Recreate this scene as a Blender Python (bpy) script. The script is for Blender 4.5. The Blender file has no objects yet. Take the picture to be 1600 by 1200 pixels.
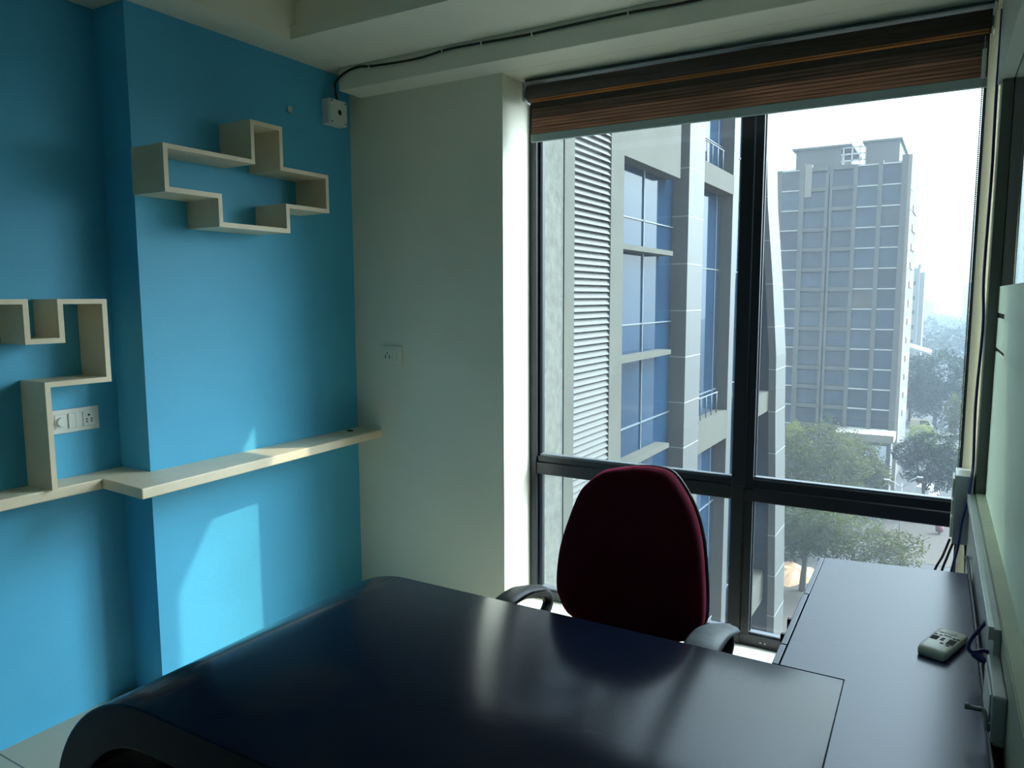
import bpy, bmesh, math, random
from mathutils import Vector, Matrix
D = bpy.data; SC = bpy.context.scene; COL = SC.collection
random.seed(7)

# ------------------------------------------------------------------ materials
MATS = {}
def mat(name, color, rough=0.6, metal=0.0, spec=0.5, var=0.0, vscale=6.0, bump=0.0, bscale=80.0, sheen=0.0, coat=0.0, transl=None):
    if name in MATS: return MATS[name]
    m = D.materials.new(name); m.use_nodes = True
    nt = m.node_tree; n = nt.nodes; l = nt.links
    b = n['Principled BSDF']
    b.inputs['Base Color'].default_value = (*color, 1)
    b.inputs['Roughness'].default_value = rough
    b.inputs['Metallic'].default_value = metal
    b.inputs['Specular IOR Level'].default_value = spec
    if sheen:
        b.inputs['Sheen Weight'].default_value = sheen
        b.inputs['Sheen Roughness'].default_value = 0.35
    if coat:
        b.inputs['Coat Weight'].default_value = coat
        b.inputs['Coat Roughness'].default_value = 0.22
    tc = n.new('ShaderNodeTexCoord')
    if var:
        nz = n.new('ShaderNodeTexNoise'); nz.inputs['Scale'].default_value = vscale; nz.inputs['Detail'].default_value = 6
        l.new(tc.outputs['Object'], nz.inputs['Vector'])
        rp = n.new('ShaderNodeValToRGB')
        rp.color_ramp.elements[0].position = 0.3; rp.color_ramp.elements[1].position = 0.7
        rp.color_ramp.elements[0].color = (*[c * (1 - var) for c in color], 1)
        rp.color_ramp.elements[1].color = (*[min(1, c * (1 + var)) for c in color], 1)
        l.new(nz.outputs['Fac'], rp.inputs['Fac']); l.new(rp.outputs['Color'], b.inputs['Base Color'])
    if bump:
        nb = n.new('ShaderNodeTexNoise'); nb.inputs['Scale'].default_value = bscale; nb.inputs['Detail'].default_value = 4
        l.new(tc.outputs['Object'], nb.inputs['Vector'])
        bp = n.new('ShaderNodeBump'); bp.inputs['Strength'].default_value = bump; bp.inputs['Distance'].default_value = 0.01
        l.new(nb.outputs['Fac'], bp.inputs['Height']); l.new(bp.outputs['Normal'], b.inputs['Normal'])
    if transl:
        tr = n.new('ShaderNodeBsdfTranslucent'); tr.inputs['Color'].default_value = (*transl[:3], 1)
        mx = n.new('ShaderNodeMixShader'); mx.inputs[0].default_value = transl[3]
        l.new(b.outputs[0], mx.inputs[1]); l.new(tr.outputs[0], mx.inputs[2])
        l.new(mx.outputs[0], n['Material Output'].inputs['Surface'])
    MATS[name] = m
    return m

BLUE = mat('blue_wall_paint', (0.088, 0.46, 0.73), 0.55, var=0.06, vscale=2.5, bump=0.06, bscale=60)
CREAM = mat('cream_wall_paint', (0.84, 0.81, 0.69), 0.7, var=0.05, vscale=2.0, bump=0.08, bscale=50)
CEIL = mat('ceiling_paint', (0.84, 0.82, 0.70), 0.8, var=0.05, vscale=2.0, bump=0.05)
SHELF = mat('cream_shelf_paint', (0.80, 0.68, 0.50), 0.45, var=0.06, vscale=9.0)
TILE = None
BLACKMET = mat('black_window_aluminium', (0.012, 0.016, 0.024), 0.38, metal=0.0, spec=0.5)
BEAD = mat('grey_glazing_bead', (0.14, 0.16, 0.185), 0.35, metal=0.3)
WHITE = mat('white_plastic', (0.74, 0.76, 0.72), 0.35)
OFFW = mat('offwhite_plastic', (0.72, 0.72, 0.60), 0.35)
HOLE = mat('dark_hole', (0.006, 0.006, 0.007), 0.7)
DESK = mat('dark_desk_laminate', (0.006, 0.010, 0.026), 0.17, spec=0.22)
RET = mat('return_desk_laminate', (0.024, 0.032, 0.085), 0.24, spec=0.50)
for m_ in (DESK, RET): m_.node_tree.nodes['Principled BSDF'].inputs['Specular Tint'].default_value = (0.80, 0.89, 1.0, 1)
BROWNP = mat('brown_panel_laminate', (0.055, 0.028, 0.020), 0.5)
MAROON = mat('maroon_velour', (0.085, 0.006, 0.017), 0.95, spec=0.1, sheen=0.9, bump=0.15, bscale=400)
MAROON.node_tree.nodes['Principled BSDF'].inputs['Sheen Tint'].default_value = (0.75, 0.06, 0.16, 1)
BLKPL = mat('black_plastic', (0.012, 0.012, 0.014), 0.42)
GREYPL = mat('mottled_grey_armpad', (0.16, 0.18, 0.20), 0.5, var=0.3, vscale=25)  # right arm pad only: mottled grey, paler than the left pad
CHROME = mat('chrome', (0.6, 0.6, 0.62), 0.2, metal=1.0)
ALU = mat('bronze_aluminium_frame', (0.10, 0.115, 0.105), 0.42, metal=0.15)
HEADER = mat('header_paint', (0.36, 0.40, 0.36), 0.6)
SILLP = mat('beige_sill_paint', (0.55, 0.56, 0.43), 0.6, var=0.06, vscale=8)
PANELG = mat('grey_white_panel', (0.44, 0.48, 0.48), 0.4, var=0.06, vscale=10)
GREYBOX = mat('grey_box_plastic', (0.30, 0.34, 0.36), 0.45)
CABLEK = mat('black_cable', (0.010, 0.012, 0.014), 0.5)
CABLEB = mat('blue_cable', (0.012, 0.022, 0.16), 0.4)
CABLEBR = mat('brown_cable', (0.06, 0.045, 0.04), 0.5)
STEEL = mat('grey_steel', (0.30, 0.32, 0.33), 0.35, metal=0.8)

def tile_material():
    m = D.materials.new('floor_tiles'); m.use_nodes = True
    n = m.node_tree.nodes; l = m.node_tree.links; b = n['Principled BSDF']
    tc = n.new('ShaderNodeTexCoord'); br = n.new('ShaderNodeTexBrick')
    br.offset = 0.0; br.inputs['Scale'].default_value = 1.0
    br.inputs['Brick Width'].default_value = 0.6; br.inputs['Row Height'].default_value = 0.6
    br.inputs['Mortar Size'].default_value = 0.003
    br.inputs['Color1'].default_value = (0.38, 0.35, 0.26, 1); br.inputs['Color2'].default_value = (0.36, 0.33, 0.25, 1)
    br.inputs['Mortar'].default_value = (0.12, 0.11, 0.09, 1)
    l.new(tc.outputs['Object'], br.inputs['Vector']); l.new(br.outputs['Color'], b.inputs['Base Color'])
    b.inputs['Roughness'].default_value = 0.25
    return m
TILE = tile_material()

def pane_material(name, tint, dirt, dcol=(0.8, 0.88, 0.9), speckle=True):
    """clear window glass with a thin film of dust on it"""
    m = D.materials.new(name); m.use_nodes = True
    nt = m.node_tree; n = nt.nodes; l = nt.links
    for x in list(n): n.remove(x)
    out = n.new('ShaderNodeOutputMaterial')
    tr = n.new('ShaderNodeBsdfTransparent'); tr.inputs['Color'].default_value = (*tint, 1)
    tl = n.new('ShaderNodeBsdfTranslucent'); tl.inputs['Color'].default_value = (*dcol, 1)
    gl = n.new('ShaderNodeBsdfGlossy'); gl.inputs['Roughness'].default_value = 0.02
    mx = n.new('ShaderNodeMixShader'); mx.inputs[0].default_value = dirt
    if speckle:
        tc = n.new('ShaderNodeTexCoord'); nz = n.new('ShaderNodeTexNoise')
        nz.inputs['Scale'].default_value = 2.2; nz.inputs['Detail'].default_value = 8; nz.inputs['Roughness'].default_value = 0.7
        mr = n.new('ShaderNodeMapRange'); mr.inputs['From Min'].default_value = 0.3; mr.inputs['From Max'].default_value = 0.75
        mr.inputs['To Min'].default_value = dirt * 0.7; mr.inputs['To Max'].default_value = dirt * 1.4
        l.new(tc.outputs['Object'], nz.inputs['Vector']); l.new(nz.outputs['Fac'], mr.inputs['Value'])
        l.new(mr.outputs['Result'], mx.inputs[0])
    l.new(tr.outputs[0], mx.inputs[1]); l.new(tl.outputs[0], mx.inputs[2])
    lw = n.new('ShaderNodeLayerWeight'); lw.inputs['Blend'].default_value = 0.5
    p5 = n.new('ShaderNodeMath'); p5.operation = 'POWER'; p5.inputs[1].default_value = 5.0; l.new(lw.outputs['Facing'], p5.inputs[0])
    fr = n.new('ShaderNodeMath'); fr.operation = 'MULTIPLY_ADD'; fr.inputs[1].default_value = 0.9; fr.inputs[2].default_value = 0.05; l.new(p5.outputs[0], fr.inputs[0])
    m2 = n.new('ShaderNodeMixShader')
    l.new(fr.outputs[0], m2.inputs[0]); l.new(mx.outputs[0], m2.inputs[1]); l.new(gl.outputs[0], m2.inputs[2])
    l.new(m2.outputs[0], out.inputs['Surface'])
    return m
PANE = pane_material('dusty_window_glass', (0.85, 0.93, 0.90), 0.012)
CLEARG = pane_material('clear_partition_glass', (0.80, 0.92, 0.90), 0.02, speckle=False)

def frosted_material():
    m = D.materials.new('frosted_film'); m.use_nodes = True
    nt = m.node_tree; n = nt.nodes; l = nt.links
    b = n['Principled BSDF']; b.inputs['Base Color'].default_value = (0.58, 0.62, 0.58, 1); b.inputs['Roughness'].default_value = 0.35
    tl = n.new('ShaderNodeBsdfTranslucent'); tl.inputs['Color'].default_value = (0.62, 0.66, 0.61, 1)
    mx = n.new('ShaderNodeMixShader'); mx.inputs[0].default_value = 0.6
    l.new(b.outputs[0], mx.inputs[1]); l.new(tl.outputs[0], mx.inputs[2]); l.new(mx.outputs[0], n['Material Output'].inputs['Surface'])
    return m
FROST = frosted_material()

# ------------------------------------------------------------------ mesh helper
class MB:
    def __init__(s): s.v = []; s.f = []; s.sm = []
    def add(s, vs, fs, smooth=False):
        k = len(s.v); s.v += [tuple(p) for p in vs]; s.f += [tuple(i + k for i in f) for f in fs]; s.sm += [smooth] * len(fs); return s
    def box(s, x0, x1, y0, y1, z0, z1):
        vs = [(x, y, z) for z in (z0, z1) for y in (y0, y1) for x in (x0, x1)]
        return s.add(vs, [(0, 2, 3, 1), (4, 5, 7, 6), (0, 1, 5, 4), (2, 6, 7, 3), (0, 4, 6, 2), (1, 3, 7, 5)])
    def prism(s, poly, axis, a, b, smooth=False):
        """poly: 2D loop in the other two axes (in xyz order)"""
        def p3(u, w, t): return {'x': (t, u, w), 'y': (u, t, w), 'z': (u, w, t)}[axis]
        n = len(poly)
        s.add([p3(*p, a) for p in poly] + [p3(*p, b) for p in poly], [tuple(range(n - 1, -1, -1)), tuple(range(n, 2 * n))])
        k = len(s.v) - 2 * n
        for i in range(n):
            j = (i + 1) % n; s.f.append((k + i, k + j, k + n + j, k + n + i)); s.sm.append(smooth)
        return s
    def tube(s, pts, r, seg=8, r2=None):
        pts = [Vector(p) for p in pts]; n = len(pts); vs = []; fs = []
        up = Vector((0, 0, 1)); prev = None
        for i, p in enumerate(pts):
            t = (pts[min(i + 1, n - 1)] - pts[max(i - 1, 0)]).normalized()
            if prev is None:
                a = t.cross(up) if abs(t.z) < 0.95 else t.cross(Vector((1, 0, 0)))
            else:
                a = prev - t * prev.dot(t)
            a.normalize(); prev = a; b = t.cross(a)
            rr = r if r2 is None else r + (r2 - r) * i / (n - 1)
            for k in range(seg):
                an = 2 * math.pi * k / seg
                vs.append(p + (a * math.cos(an) + b * math.sin(an)) * rr)
        for i in range(n - 1):
            for k in range(seg):
                k2 = (k + 1) % seg
                fs.append((i * seg + k, i * seg + k2, (i + 1) * seg + k2, (i + 1) * seg + k))
        s.add(vs, fs, True)
        k0 = len(s.v) - n * seg
        s.f.append(tuple(k0 + k for k in range(seg - 1, -1, -1))); s.sm.append(False)
        s.f.append(tuple(k0 + (n - 1) * seg + k for k in range(seg))); s.sm.append(False)
        return s
    def cyl(s, p, q, r, seg=20): return s.tube([p, q], r, seg)
    def build(s, name, m, parent=None, bevel=0.0, loc=None, kind=None, seg=2):
        me = D.meshes.new(name); me.from_pydata(s.v, [], s.f)
        me.polygons.foreach_set('use_smooth', s.sm)
        bm = bmesh.new(); bm.from_mesh(me); bmesh.ops.recalc_face_normals(bm, faces=bm.faces); bm.to_mesh(me); bm.free()
        me.materials.append(m)
        o = D.objects.new(name, me); COL.objects.link(o)
        if parent is not None: o.parent = parent
        if loc: o.location = loc
        if bevel:
            md = o.modifiers.new('bevel', 'BEVEL'); md.width = bevel; md.segments = seg; md.limit_method = 'ANGLE'; md.angle_limit = 0.6
        if kind: o['kind'] = kind
        return o

def tag(o, label, cat, group=None):
    o['label'] = label; o['category'] = cat
    if group: o['group'] = group
    return o
def empty(name, loc=(0, 0, 0), rz=0.0):
    o = D.objects.new(name, None); COL.objects.link(o); o.location = loc; o.rotation_euler = (0, 0, rz); o.empty_display_size = 0.1
    return o
def thing(name, label, cat, loc=(0, 0, 0), rz=0.0, group=None):
    return tag(empty(name, loc, rz), label, cat, group)
def struct(mb, name, m, bevel=0.0, parent=None): return mb.build(name, m, parent, bevel, kind='structure')
def copy_obj(o, parent):
    c = o.copy(); COL.objects.link(c); c.parent = parent; return c
def smooth_curve(pts, n=6):
    """Catmull-Rom through pts"""
    P = [Vector(p) for p in pts]; P = [P[0] * 2 - P[1]] + P + [P[-1] * 2 - P[-2]]; out = []
    for i in range(1, len(P) - 2):
        for k in range(n):
            t = k / n; a, b, c, d = P[i - 1:i + 3]
            out.append(0.5 * ((2 * b) + (c - a) * t + (2 * a - 5 * b + 4 * c - d) * t * t + (3 * b - 3 * c + d - a) * t ** 3))
    out.append(P[-2]); return out

# ------------------------------------------------------------------ camera
F_PX = 1181.5; PITCH, YAW, ROLL = 0.11311633, 0.53414506, -0.00340492
def camera():
    cy, sy = math.cos(YAW), math.sin(YAW); cp, sp = math.cos(PITCH), math.sin(PITCH)
    rz = Matrix.Rotation(YAW, 3, 'Z')
    fwd = rz @ Vector((0, cp, -sp)); right = rz @ Vector((1, 0, 0)); up = rz @ Vector((0, sp, cp))
    cr, sr = math.cos(ROLL), math.sin(ROLL)
    right, up = cr * right + sr * up, -sr * right + cr * up
    c = D.cameras.new('camera'); o = D.objects.new('camera', c); COL.objects.link(o)
    M = Matrix((right, up, -fwd)).transposed().to_4x4(); M.translation = (0, 0, 1.55)
    o.matrix_world = M
    c.sensor_width = 36; c.lens = F_PX * 36 / 1600; c.clip_start = 0.02; c.clip_end = 4000
    SC.camera = o
camera()

# ------------------------------------------------------------------ room shell
YW = 3.10                       # inner face of the window frame
struct(MB().box(-2.95, 2.4, -2.6, 3.3, -0.12, 0.0), 'floor', TILE)
struct(MB().box(-2.93, -2.775, -2.6, 3.3, 0.0, 2.75), 'wall_left', BLUE)
struct(MB().box(-2.775, -2.594, 1.71, 2.853, 0.0, 2.598), 'wall_left_pilaster', BLUE)
struct(MB().box(-2.79, -1.73, 2.853, 3.165, 0.0, 2.95), 'wall_front_pier', CREAM)
struct(MB().box(-1.73, 2.4, 3.06, 3.19, 0.0, 0.085), 'wall_front_below_window', CREAM)
struct(MB().box(-1.73, 2.4, 2.853, 3.19, 2.50, 2.95), 'wall_front_window_head', CEIL)
struct(MB().box(-2.95, 2.4, -2.75, -2.6, 0.0, 2.95), 'wall_back', CREAM)
struct(MB().box(2.4, 2.55, -2.6, 3.3, 0.0, 2.95), 'wall_right_next_room', CREAM)
# dropped ceiling border with a raised tray in the middle
c = MB()
c.box(-2.79, -2.405, -2.6, 2.34, 2.598, 2.75)
c.box(-2.79, 2.4, 2.34, 2.853, 2.598, 2.75)
c.box(-2.405, 2.4, -2.6, -2.2, 2.598, 2.75)
struct(c, 'ceiling', CEIL)
struct(MB().box(-2.405, 2.4, 2.31, 2.34, 2.598, 2.648), 'ceiling_tray_lip', CEIL)
c = MB()
c.box(-2.93, 2.4, -2.6, 2.9, 2.95, 3.05)
c.box(-2.79, -2.41, -2.6, 2.40, 2.75, 2.95)
c.box(-2.405, 2.4, 2.40, 2.853, 2.75, 2.95)
struct(c, 'ceiling_raised_tray', CEIL)
struct(MB().box(-2.52, 2.4, 2.705, 2.853, 2.500, 2.60), 'ceiling_window_beam', CEIL, 0.003)
# window sill and jamb strip
struct(MB().box(-1.73, 0.03, 2.95, 3.10, 0.085, 0.105), 'trim_window_sill', CREAM, 0.003)
struct(MB().box(0.034, 0.090, 3.040, 3.19, 0.0, 2.50), 'wall_front_right_jamb', CREAM, 0.002)

# ------------------------------------------------------------------ window
win = empty('window_1', (0, YW, 0)); win['kind'] = 'structure'
def wpart(name, m, *boxes, bevel=0.002):
    b = MB()
    for x0, x1, y0, y1, z0, z1 in boxes: b.box(x0, x1, y0, y1, z0, z1)
    return b.build(name, m, win, bevel)
wpart('left_stile', BLACKMET, (-1.73, -1.695, -0.012, 0.06, 0.10, 2.5), (-1.695, -1.682, 0.012, 0.05, 0.10, 2.5))
wpart('top_rail', BLACKMET, (-1.73, 0.034, 0, 0.06, 2.44, 2.5))
wpart('bottom_rail', BLACKMET, (-1.73, 0.034, -0.005, 0.06, 0.10, 0.152))
wpart('mullion', BLACKMET, (-0.777, -0.727, -0.012, 0.06, 0.10, 2.5))
wpart('mullion_sash', BLACKMET, (-0.724, -0.691, -0.004, 0.05, 0.10, 2.5))
wpart('transom', BLACKMET, (-1.695, -0.777, -0.008, 0.06, 0.722, 0.776), (-0.727, 0.034, -0.008, 0.06, 0.722, 0.772))
wpart('transom_sash', BLACKMET, (-1.695, -0.777, 0.0, 0.05, 0.779, 0.806), (-0.691, 0.034, 0.0, 0.05, 0.776, 0.812))
wpart('right_stile', BLACKMET, (0.029, 0.034, 0.0, 0.06, 0.10, 2.5))
BD = 0.010
for (x0, x1, z0, z1) in ((-1.682, -0.777, 0.806, 2.44), (-0.691, 0.029, 0.812, 2.44), (-1.682, -0.777, 0.152, 0.722), (-0.691, 0.029, 0.152, 0.722)):
    for xa, xb in ((x0, x0 + 0.004), (x1 - 0.004, x1)): wpart('side_bead', BLACKMET, (xa, xb, 0.018, 0.0295, z0, z1), bevel=0)
    wpart('glazing_bead', BEAD, (x0, x1, 0.006, 0.035, z0, z0 + BD), (x0, x1, 0.01, 0.035, z1 - 0.006, z1), bevel=0)
    MB().add([(x0, 0.03, z0), (x1, 0.03, z0), (x1, 0.03, z1), (x0, 0.03, z1)], [(0, 1, 2, 3)]).build('pane', PANE, win)
# two small fixing screws on the bottom rail
for sx in (-0.640, -0.622):
    MB().cyl((sx, -0.008, 0.128), (sx, 0.0, 0.128), 0.0035, 10).build('screw', STEEL, win)

# ------------------------------------------------------------------ floating shelves
def ring_boards(outer, inner, x0, x1, parent, closed=True):
    n = len(outer)
    for i in range(n if closed else n - 1):
        j = (i + 1) % n
        q = [outer[i], outer[j], inner[j], inner[i]]
        horiz = abs(outer[i][0] - outer[j][0]) > abs(outer[i][1] - outer[j][1])
        MB().prism(q, 'x', x0, x1).build('shelf_board' if horiz else 'upright_board', SHELF, parent)
up = thing('wall_shelf', 'cream zigzag box shelf in a stepped cross outline, high on the blue pilaster', 'shelf', (-2.594, 2.1, 1.82))
UO = [(1.705, 2.090), (2.089, 2.090), (2.089, 2.242), (2.250, 2.242), (2.250, 2.085), (2.505, 2.085), (2.505, 1.922), (2.275, 1.922), (2.275, 1.820), (1.925, 1.820), (1.925, 1.924), (1.705, 1.924)]
UI = [(1.722, 2.074), (2.106, 2.074), (2.106, 2.226), (2.233, 2.226), (2.233, 2.069), (2.488, 2.069), (2.488, 1.939), (2.257, 1.939), (2.257, 1.838), (1.942, 1.838), (1.942, 1.942), (1.722, 1.942)]
ring_boards([(a - 2.1, b - 1.82) for a, b in UO], [(a - 2.1, b - 1.82) for a, b in UI], 0.0005, 0.184, up)
lo = thing('wall_shelf', 'cream meandering box shelf on the recessed blue wall, standing on the long ledge', 'shelf', (-2.79, 1.3, 0.9065))
LO = [(0.86, 0.0), (0.86, 1.552), (1.332, 1.552), (1.332, 1.4215), (1.425, 1.4215), (1.425, 1.552), (1.597, 1.552), (1.597, 1.257), (1.383, 1.257), (1.383, 0.0)]
LI = [(0.878, 0.0), (0.878, 1.535), (1.314, 1.535), (1.314, 1.404), (1.443, 1.404), (1.443, 1.535), (1.579, 1.535), (1.579, 1.275), (1.365, 1.275), (1.365, 0.0)]
fx = lambda L: [(a - 1.3, (b - 0.9065) if b else 0.0) for a, b in L]
ring_boards(fx(LO), fx(LI), 0.0155, 0.170, lo, closed=False)

led = MB().prism([(-2.7745, -0.6), (-2.642, -0.6), (-2.640, 1.551), (-2.375, 1.530), (-2.437, 2.8525), (-2.5935, 2.8525), (-2.5935, 1.7095), (-2.7745, 1.7095)], 'z', 0.868, 0.906)
tag(led.build('ledge_shelf', SHELF, None, 0.004), 'long cream ledge running along the blue wall and wrapping the pilaster', 'shelf')
tag(MB().prism([(0.012 * math.cos(a) * 1.5, 0.012 * math.sin(a)) for a in [i * math.pi / 8 for i in range(16)]], 'z', 0, 0.004).build('cable_grommet', HOLE, None, loc=(-2.545, 2.742, 0.906)),
    'small dark cable grommet in the ledge by the pier corner', 'grommet')

# ------------------------------------------------------------------ electrical plates
def face_x(name, m, parent, x, y0, y1, z0, z1, d, bevel=0.001):
    return MB().box(x, x + d, y0, y1, z0, z1).build(name, m, parent, bevel)
sp = thing('switch_plate', 'white switch plate with dimmer, switch and socket on the recessed blue wall', 'switch', (-2.775, 1.535, 1.113))
face_x('plate', WHITE, sp, 0.0005, -0.098, 0.092, -0.043, 0.043, 0.010, 0.002)
face_x('module', WHITE, sp, 0.010, -0.070, -0.027, -0.026, 0.026, 0.003)
k = MB().cyl((0.012, -0.05, 0.0), (0.026, -0.05, 0.0), 0.0165, 20).build('dimmer_knob', WHITE, sp, 0.002)
face_x('rocker_switch', WHITE, sp, 0.010, -0.023, 0.001, -0.027, 0.027, 0.007)
face_x('rocker_switch', WHITE, sp, 0.010, 0.002, 0.026, -0.027, 0.027, 0.006)
so = face_x('socket', WHITE, sp, 0.010, 0.031, 0.075, -0.027, 0.027, 0.003)
h = MB()
for (a, b, r) in ((0.053, 0.013, 0.004), (0.044, -0.002, 0.003), (0.062, -0.002, 0.003), (0.044, -0.011, 0.003), (0.062, -0.011, 0.003)):
    h.cyl((0.0128, a, b), (0.0136, a, b), r, 10)
h.build('pin_holes', HOLE, so)
pp = thing('socket_plate', 'cream socket plate with one switch on the grey pier beside the window', 'socket', (-2.362, 2.853, 1.276))
MB().box(-0.066, 0.066, -0.010, -0.0005, -0.046, 0.046).build('plate', CREAM, pp, 0.002)
so = MB().box(-0.045, 0.012, -0.013, -0.010, -0.027, 0.027).build('socket', CREAM, pp, 0.001)
h = MB(); h.cyl((-0.019, -0.0138, 0.011), (-0.019, -0.0128, 0.011), 0.004, 10)
for sx in (-0.031, -0.007): h.box(sx - 0.0022, sx + 0.0022, -0.0138, -0.0128, -0.015, 0.003)
h.build('pin_holes', HOLE, so)
MB().box(0.016, 0.043, -0.015, -0.010, -0.027, 0.027).build('rocker_switch', CREAM, pp, 0.001)
# camera junction box in the corner, wire along the beam
jb = thing('junction_box', 'square grey white junction box on the blue wall under the ceiling corner', 'junction box', (-2.595, 2.722, 2.410))
MB().box(0.0, 0.048, -0.057, 0.057, -0.058, 0.058).build('box', WHITE, jb, 0.006)
cv = MB().box(0.048, 0.055, -0.055, 0.055, -0.056, 0.056).build('cover', WHITE, jb, 0.003)
r = MB()
r.cyl((0.055, 0, 0), (0.057, 0, 0), 0.040, 28)
r.build('raised_ring', WHITE, cv)
MB().cyl((0.0565, 0.004, 0.0), (0.0578, 0.004, 0.0), 0.012, 16).build('cable_hole', HOLE, cv)
for a in (-0.045, 0.045):
    for b in (-0.046, 0.046): MB().cyl((0.0545, a, b), (0.0558, a, b), 0.004, 8).build('screw', HOLE, cv)
wire = smooth_curve([(-2.560, 2.735, 2.468), (-2.556, 2.722, 2.50), (-2.536, 2.702, 2.540), (-2.472, 2.699, 2.574), (-2.395, 2.699, 2.586), (-2.30, 2.699, 2.577), (-2.07, 2.699, 2.570), (-1.902, 2.699, 2.582), (-1.733, 2.699, 2.580), (-1.533, 2.699, 2.575), (-1.365, 2.699, 2.577), (-1.11, 2.699, 2.579), (-0.867, 2.699, 2.574), (-0.4, 2.699, 2.58), (0.03, 2.699, 2.575)], 5)
tag(MB().tube(wire, 0.0048, 8).build('cable', CABLEK), 'black cable clipped along the ceiling beam from the corner junction box', 'cable')
clip0 = None
CL = ['white cable clip on the beam, nearest the junction box', 'white cable clip on the beam, second from the junction box', 'white cable clip on the beam, third from the junction box', 'white cable clip on the beam, fourth from the junction box', 'white cable clip on the beam, fifth from the junction box']
for i, (cx, cz) in enumerate(((-2.33, 2.577), (-1.93, 2.580), (-1.735, 2.577), (-1.50, 2.573), (-1.10, 2.577))):
    if clip0 is None:
        clip0 = MB().box(-0.003, 0.003, -0.0125, -0.0005, -0.008, 0.008).build('cable_clip', WHITE, None, 0.001); o = clip0
    else:
        o = clip0.copy(); COL.objects.link(o)
    o.location = (cx, 2.7055, cz); tag(o, CL[i], 'clip', 'clips on the beam cable')
tag(MB().box(0.0003, 0.008, -0.012, 0.012, -0.014, 0.014).build('wall_plug', WHITE, None, 0.002, loc=(-2.594, 2.466, 2.378)),
    'tiny pale wall plug stub on the blue wall above the upper shelf', 'wall plug')

# ------------------------------------------------------------------ roller blind
def blind_material(name, light, trans, flip=False):
    m = D.materials.new(name); m.use_nodes = True
    nt = m.node_tree; n = nt.nodes; l = nt.links; b = n['Principled BSDF']; b.inputs['Roughness'].default_value = 0.8
    tc = n.new('ShaderNodeTexCoord'); sx = n.new('ShaderNodeSeparateXYZ'); l.new(tc.outputs['Object'], sx.inputs[0])
    nz = n.new('ShaderNodeTexNoise'); nz.inputs['Scale'].default_value = 7.0; nz.inputs['Detail'].default_value = 5
    mp = n.new('ShaderNodeMapping'); mp.inputs['Scale'].default_value = (0.6, 1, 60); l.new(tc.outputs['Object'], mp.inputs['Vector']); l.new(mp.outputs[0], nz.inputs['Vector'])
    rp = n.new('ShaderNodeValToRGB'); e = rp.color_ramp.elements
    e[0].position = 0.35; e[0].color = (*[c * 0.45 for c in light], 1); e[1].position = 0.65; e[1].color = (*light, 1)
    l.new(nz.outputs['Fac'], rp.inputs['Fac']); l.new(rp.outputs[0], b.inputs['Base Color'])
    tl = n.new('ShaderNodeBsdfTranslucent'); l.new(rp.outputs[0], tl.inputs['Color'])
    mx = n.new('ShaderNodeMixShader'); mx.inputs[0].default_value = trans
    l.new(b.outputs[0], mx.inputs[1]); l.new(tl.outputs[0], mx.inputs[2]); l.new(mx.outputs[0], n['Material Output'].inputs['Surface'])
    return m
BL_BAND = blind_material('brown_blind_weave', (0.52, 0.33, 0.24), 0.5)
BL_DARK = blind_material('dark_brown_blind_weave', (0.10, 0.082, 0.072), 0.25)
BL_SHEER = blind_material('amber_blind_sheer', (0.80, 0.42, 0.17), 0.65)
bx0, bx1 = -1.640, 0.029
bl = thing('roller_blind', 'brown striped roller blind drawn up at the top of the window', 'blind', (0, 2.985, 2.219))
prof = [(-0.037 * math.cos(a), 0.213 + 0.037 * math.sin(a)) for a in [i * 2 * math.pi / 24 for i in range(24)]]
MB().prism(prof, 'x', -1.672, 0.036, True).build('rolled_fabric', BL_DARK, bl)
MB().cyl((-1.690, 0, 0.213), (0.046, 0, 0.213), 0.016, 16).build('roller_tube', STEEL, bl)
MB().box(-1.700, 0.050, -0.010, 0.050, 0.258, 0.264).build('head_rail', mat('bright_lid', (0.72, 0.75, 0.76), 0.25, metal=0.2), bl, 0.002)
MB().box(-1.700, 0.050, 0.010, 0.050, 0.264, 0.279).build('head_bracket_rail', BEAD, bl)
for x in (-1.694, 0.043):
    MB().box(x - 0.003, x + 0.003, -0.03, 0.045, 0.180, 0.264).build('end_bracket', WHITE, bl, 0.002)
for (z0, z1) in ((0.1755, 0.1815), (0.1665, 0.1725)):
    MB().box(bx0, bx1, -0.034, -0.0325, z0, z1).build('sheer_band', BL_SHEER, bl)
MB().box(bx0, bx1, -0.0338, -0.0325, 0.1727, 0.1753).build('dark_band', BL_DARK, bl)
BL_MID = blind_material('mid_brown_blind_weave', (0.28, 0.19, 0.15), 0.4)
zz = 0.1662
for i in range(10):
    m = BL_DARK if i < 2 else (BL_MID if i < 5 else BL_BAND)
    MB().box(bx0, bx1, -0.0342, -0.0325, zz - 0.0108, zz).build('woven_band', m, bl)
    MB().box(bx0, bx1, -0.0335, -0.0325, zz - 0.0132, zz - 0.0109).build('dark_band', BL_DARK, bl)
    zz -= 0.0133
MB().box(bx0 - 0.004, bx1 + 0.004, -0.041, -0.026, 0.0, 0.033).build('bottom_bar', mat('blind_bottom_bar', (0.42, 0.50, 0.51), 0.45), bl, 0.003)
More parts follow.
